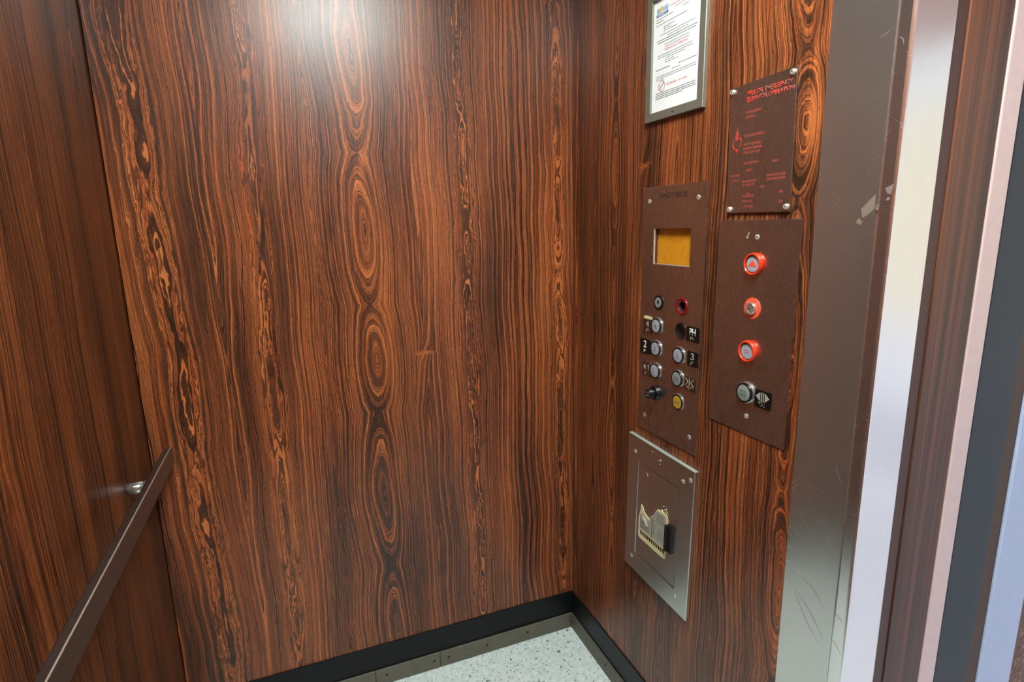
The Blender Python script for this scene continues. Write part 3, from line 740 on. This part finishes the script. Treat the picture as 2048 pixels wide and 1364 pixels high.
stk = [K(*p) for p in ((-.0765, -.0300), (-.0765, -.0800), (-.0735, -.0862), (-.0690, -.0880), (.0420, -.0880), (.0470, -.0860), (.0500, -.0800), (.0520, .0260), (.0490, .0370), (.0420, .0430),
       (.0300, .0425), (.0235, .0480), (.0180, .0410), (.0080, .0400), (-.0020, .0290), (-.0080, .0130), (-.0180, .0080), (-.0270, -.0080), (-.0400, -.0060), (-.0520, -.0010), (-.0600, .0120), (-.0670, .0160), (-.0690, -.0020), (-.0730, -.0120))]
obj('sticker', solid(stk, [], TB-.0006, HS), 'sticker', dr, label='yellowed torn warning sticker')
obj('sticker_print_area', solid([K(*p) for p in ((-.0700, -.0560), (-.0700, -.0120), (-.0560, -.0080), (-.0420, -.0120), (-.0280, -.0140), (-.0200, .0020), (-.0110, .0090), (-.0050, .0240), (.0050, .0340), (.0400, .0340), (.0440, .0200), (.0440, -.0580))], [], HS, HS+.0001), 'sticker_grey', dr)
obj('torn_paper', solid([K(*p) for p in ((-.0600, -.0130), (-.0400, -.0180), (-.0330, -.0330), (-.0420, -.0360), (-.0480, -.0280), (-.0560, -.0240))], [], HS+.0001, HS+.0007), 'sticker_white', dr, label='torn white paper')
bm = bmesh.new()
for i in range(6): wordline(bm, K(-.068, 0)[0], K(-.030+.001*i, 0)[0], K(0, -.028-.0048*i)[1], K(0, -.028-.0048*i)[1], .0016, HS+.0002, seed=i)
for i in range(5): wordline(bm, K(.004, 0)[0], K(.036, 0)[0], K(0, .028-.0060*i)[1], K(0, .028-.0060*i)[1], .0016, HS+.0002, seed=20+i)
for i in range(8): wordline(bm, K(-.010, 0)[0], K(-.004, 0)[0], K(0, -.002-.0060*i)[1], K(0, -.002-.0060*i)[1], .0020, HS+.0002, seed=40+i)
for i in range(4): wordline(bm, K(.012, 0)[0], K(.030, 0)[0], K(0, -.020-.0070*i)[1], K(0, -.020-.0070*i)[1], .0015, HS+.0002, seed=60+i)
obj('sticker_print', bm, 'ink_dark', dr)
bm = bmesh.new()
for i in range(11):
    a = -.0690+i*.0102; b = -.0735
    b2 = solid([K(a, b+.012), K(a+.0070, b+.012), K(a+.0105, b), K(a+.0035, b)], [], HS, HS+.0003)
    me = bpy.data.meshes.new('m'); b2.to_mesh(me); b2.free(); bm.from_mesh(me); bpy.data.meshes.remove(me)
obj('hazard_stripes', bm, 'engrave', dr)
obj('sticker_fold', wbox(K(-.0152, 0)[0], K(-.0138, 0)[0], K(0, -.0560)[1], K(0, .006)[1], HS, HS+.0005), 'engrave', dr)
lt = obj('latch', wbox(K(.0560, 0)[0], K(.0790, 0)[0], K(0, -.0500)[1], K(0, .0245)[1], TB-.0004, TB+.010), 'black', dr, bevel=.0012, label='black plastic slide latch')
obj('latch_lip', wbox(K(.0545, 0)[0], K(.0645, 0)[0], K(0, -.0500)[1], K(0, .0245)[1], TB+.010, TB+.014), 'black', lt, bevel=.001)
rn = random.Random(3)
for (a, b) in ((.030, .060), (.034, .052), (.042, .056), (.046, .050), (.040, .048), (.000, .176), (.008, .180), (.006, .168), (-.030, .190), (-.050, .118), (-.045, .114), (.05, .046)):
    r_ = rn.uniform(.0012, .0024)
    pts = [(a+r_*rn.uniform(.5, 1.2)*math.cos(2*math.pi*i/7), b+1.3*r_*rn.uniform(.5, 1.2)*math.sin(2*math.pi*i/7)) for i in range(7)]
    obj('glue_speck', solid([K(*p) for p in pts], [], TB-.0004, TB+.0004), 'sticker', sc_)
sc_.rotation_euler = (math.radians(1.3), 0, 0)

# ------------------------------------------------------------------ world, camera, view
sl = bpy.data.lights.new('sun', 'SUN'); sl.energy = 1.5; sl.angle = math.radians(1.0); sl.color = (1.0, .96, .90)
so = bpy.data.objects.new('sun', sl); C.objects.link(so); so.location = (-3, 1, 6)
so.rotation_euler = Vector((.60, -.18, -.78)).to_track_quat('-Z', 'Y').to_euler()
w = bpy.data.worlds.new('daylight'); SC.world = w; w.use_nodes = True
bg = w.node_tree.nodes['Background']; bg.inputs[0].default_value = (.86, .92, 1.0, 1); bg.inputs[1].default_value = 1.05
cam = bpy.data.cameras.new('camera'); co = bpy.data.objects.new('camera', cam); C.objects.link(co)
cam.sensor_width = 36; cam.lens = 1118.95/2048*36; cam.clip_start = .02
R_ = Vector((0.92894132, -0.36967999, -0.02011772)); U_ = Vector((0.0921247, 0.17818003, 0.97967592)); F_ = Vector((0.35858201, 0.91191479, -0.19957545))
mat = Matrix((R_, U_, -F_)).transposed().to_4x4(); mat.translation = Vector((-0.868822, -1.649987, 1.47292))
co.matrix_world = mat
SC.camera = co
SC.view_settings.view_transform = 'Standard'; SC.view_settings.look = 'None'
SC.view_settings.exposure = 0.0; SC.view_settings.gamma = 1.0; SC.view_settings.use_curve_mapping = False
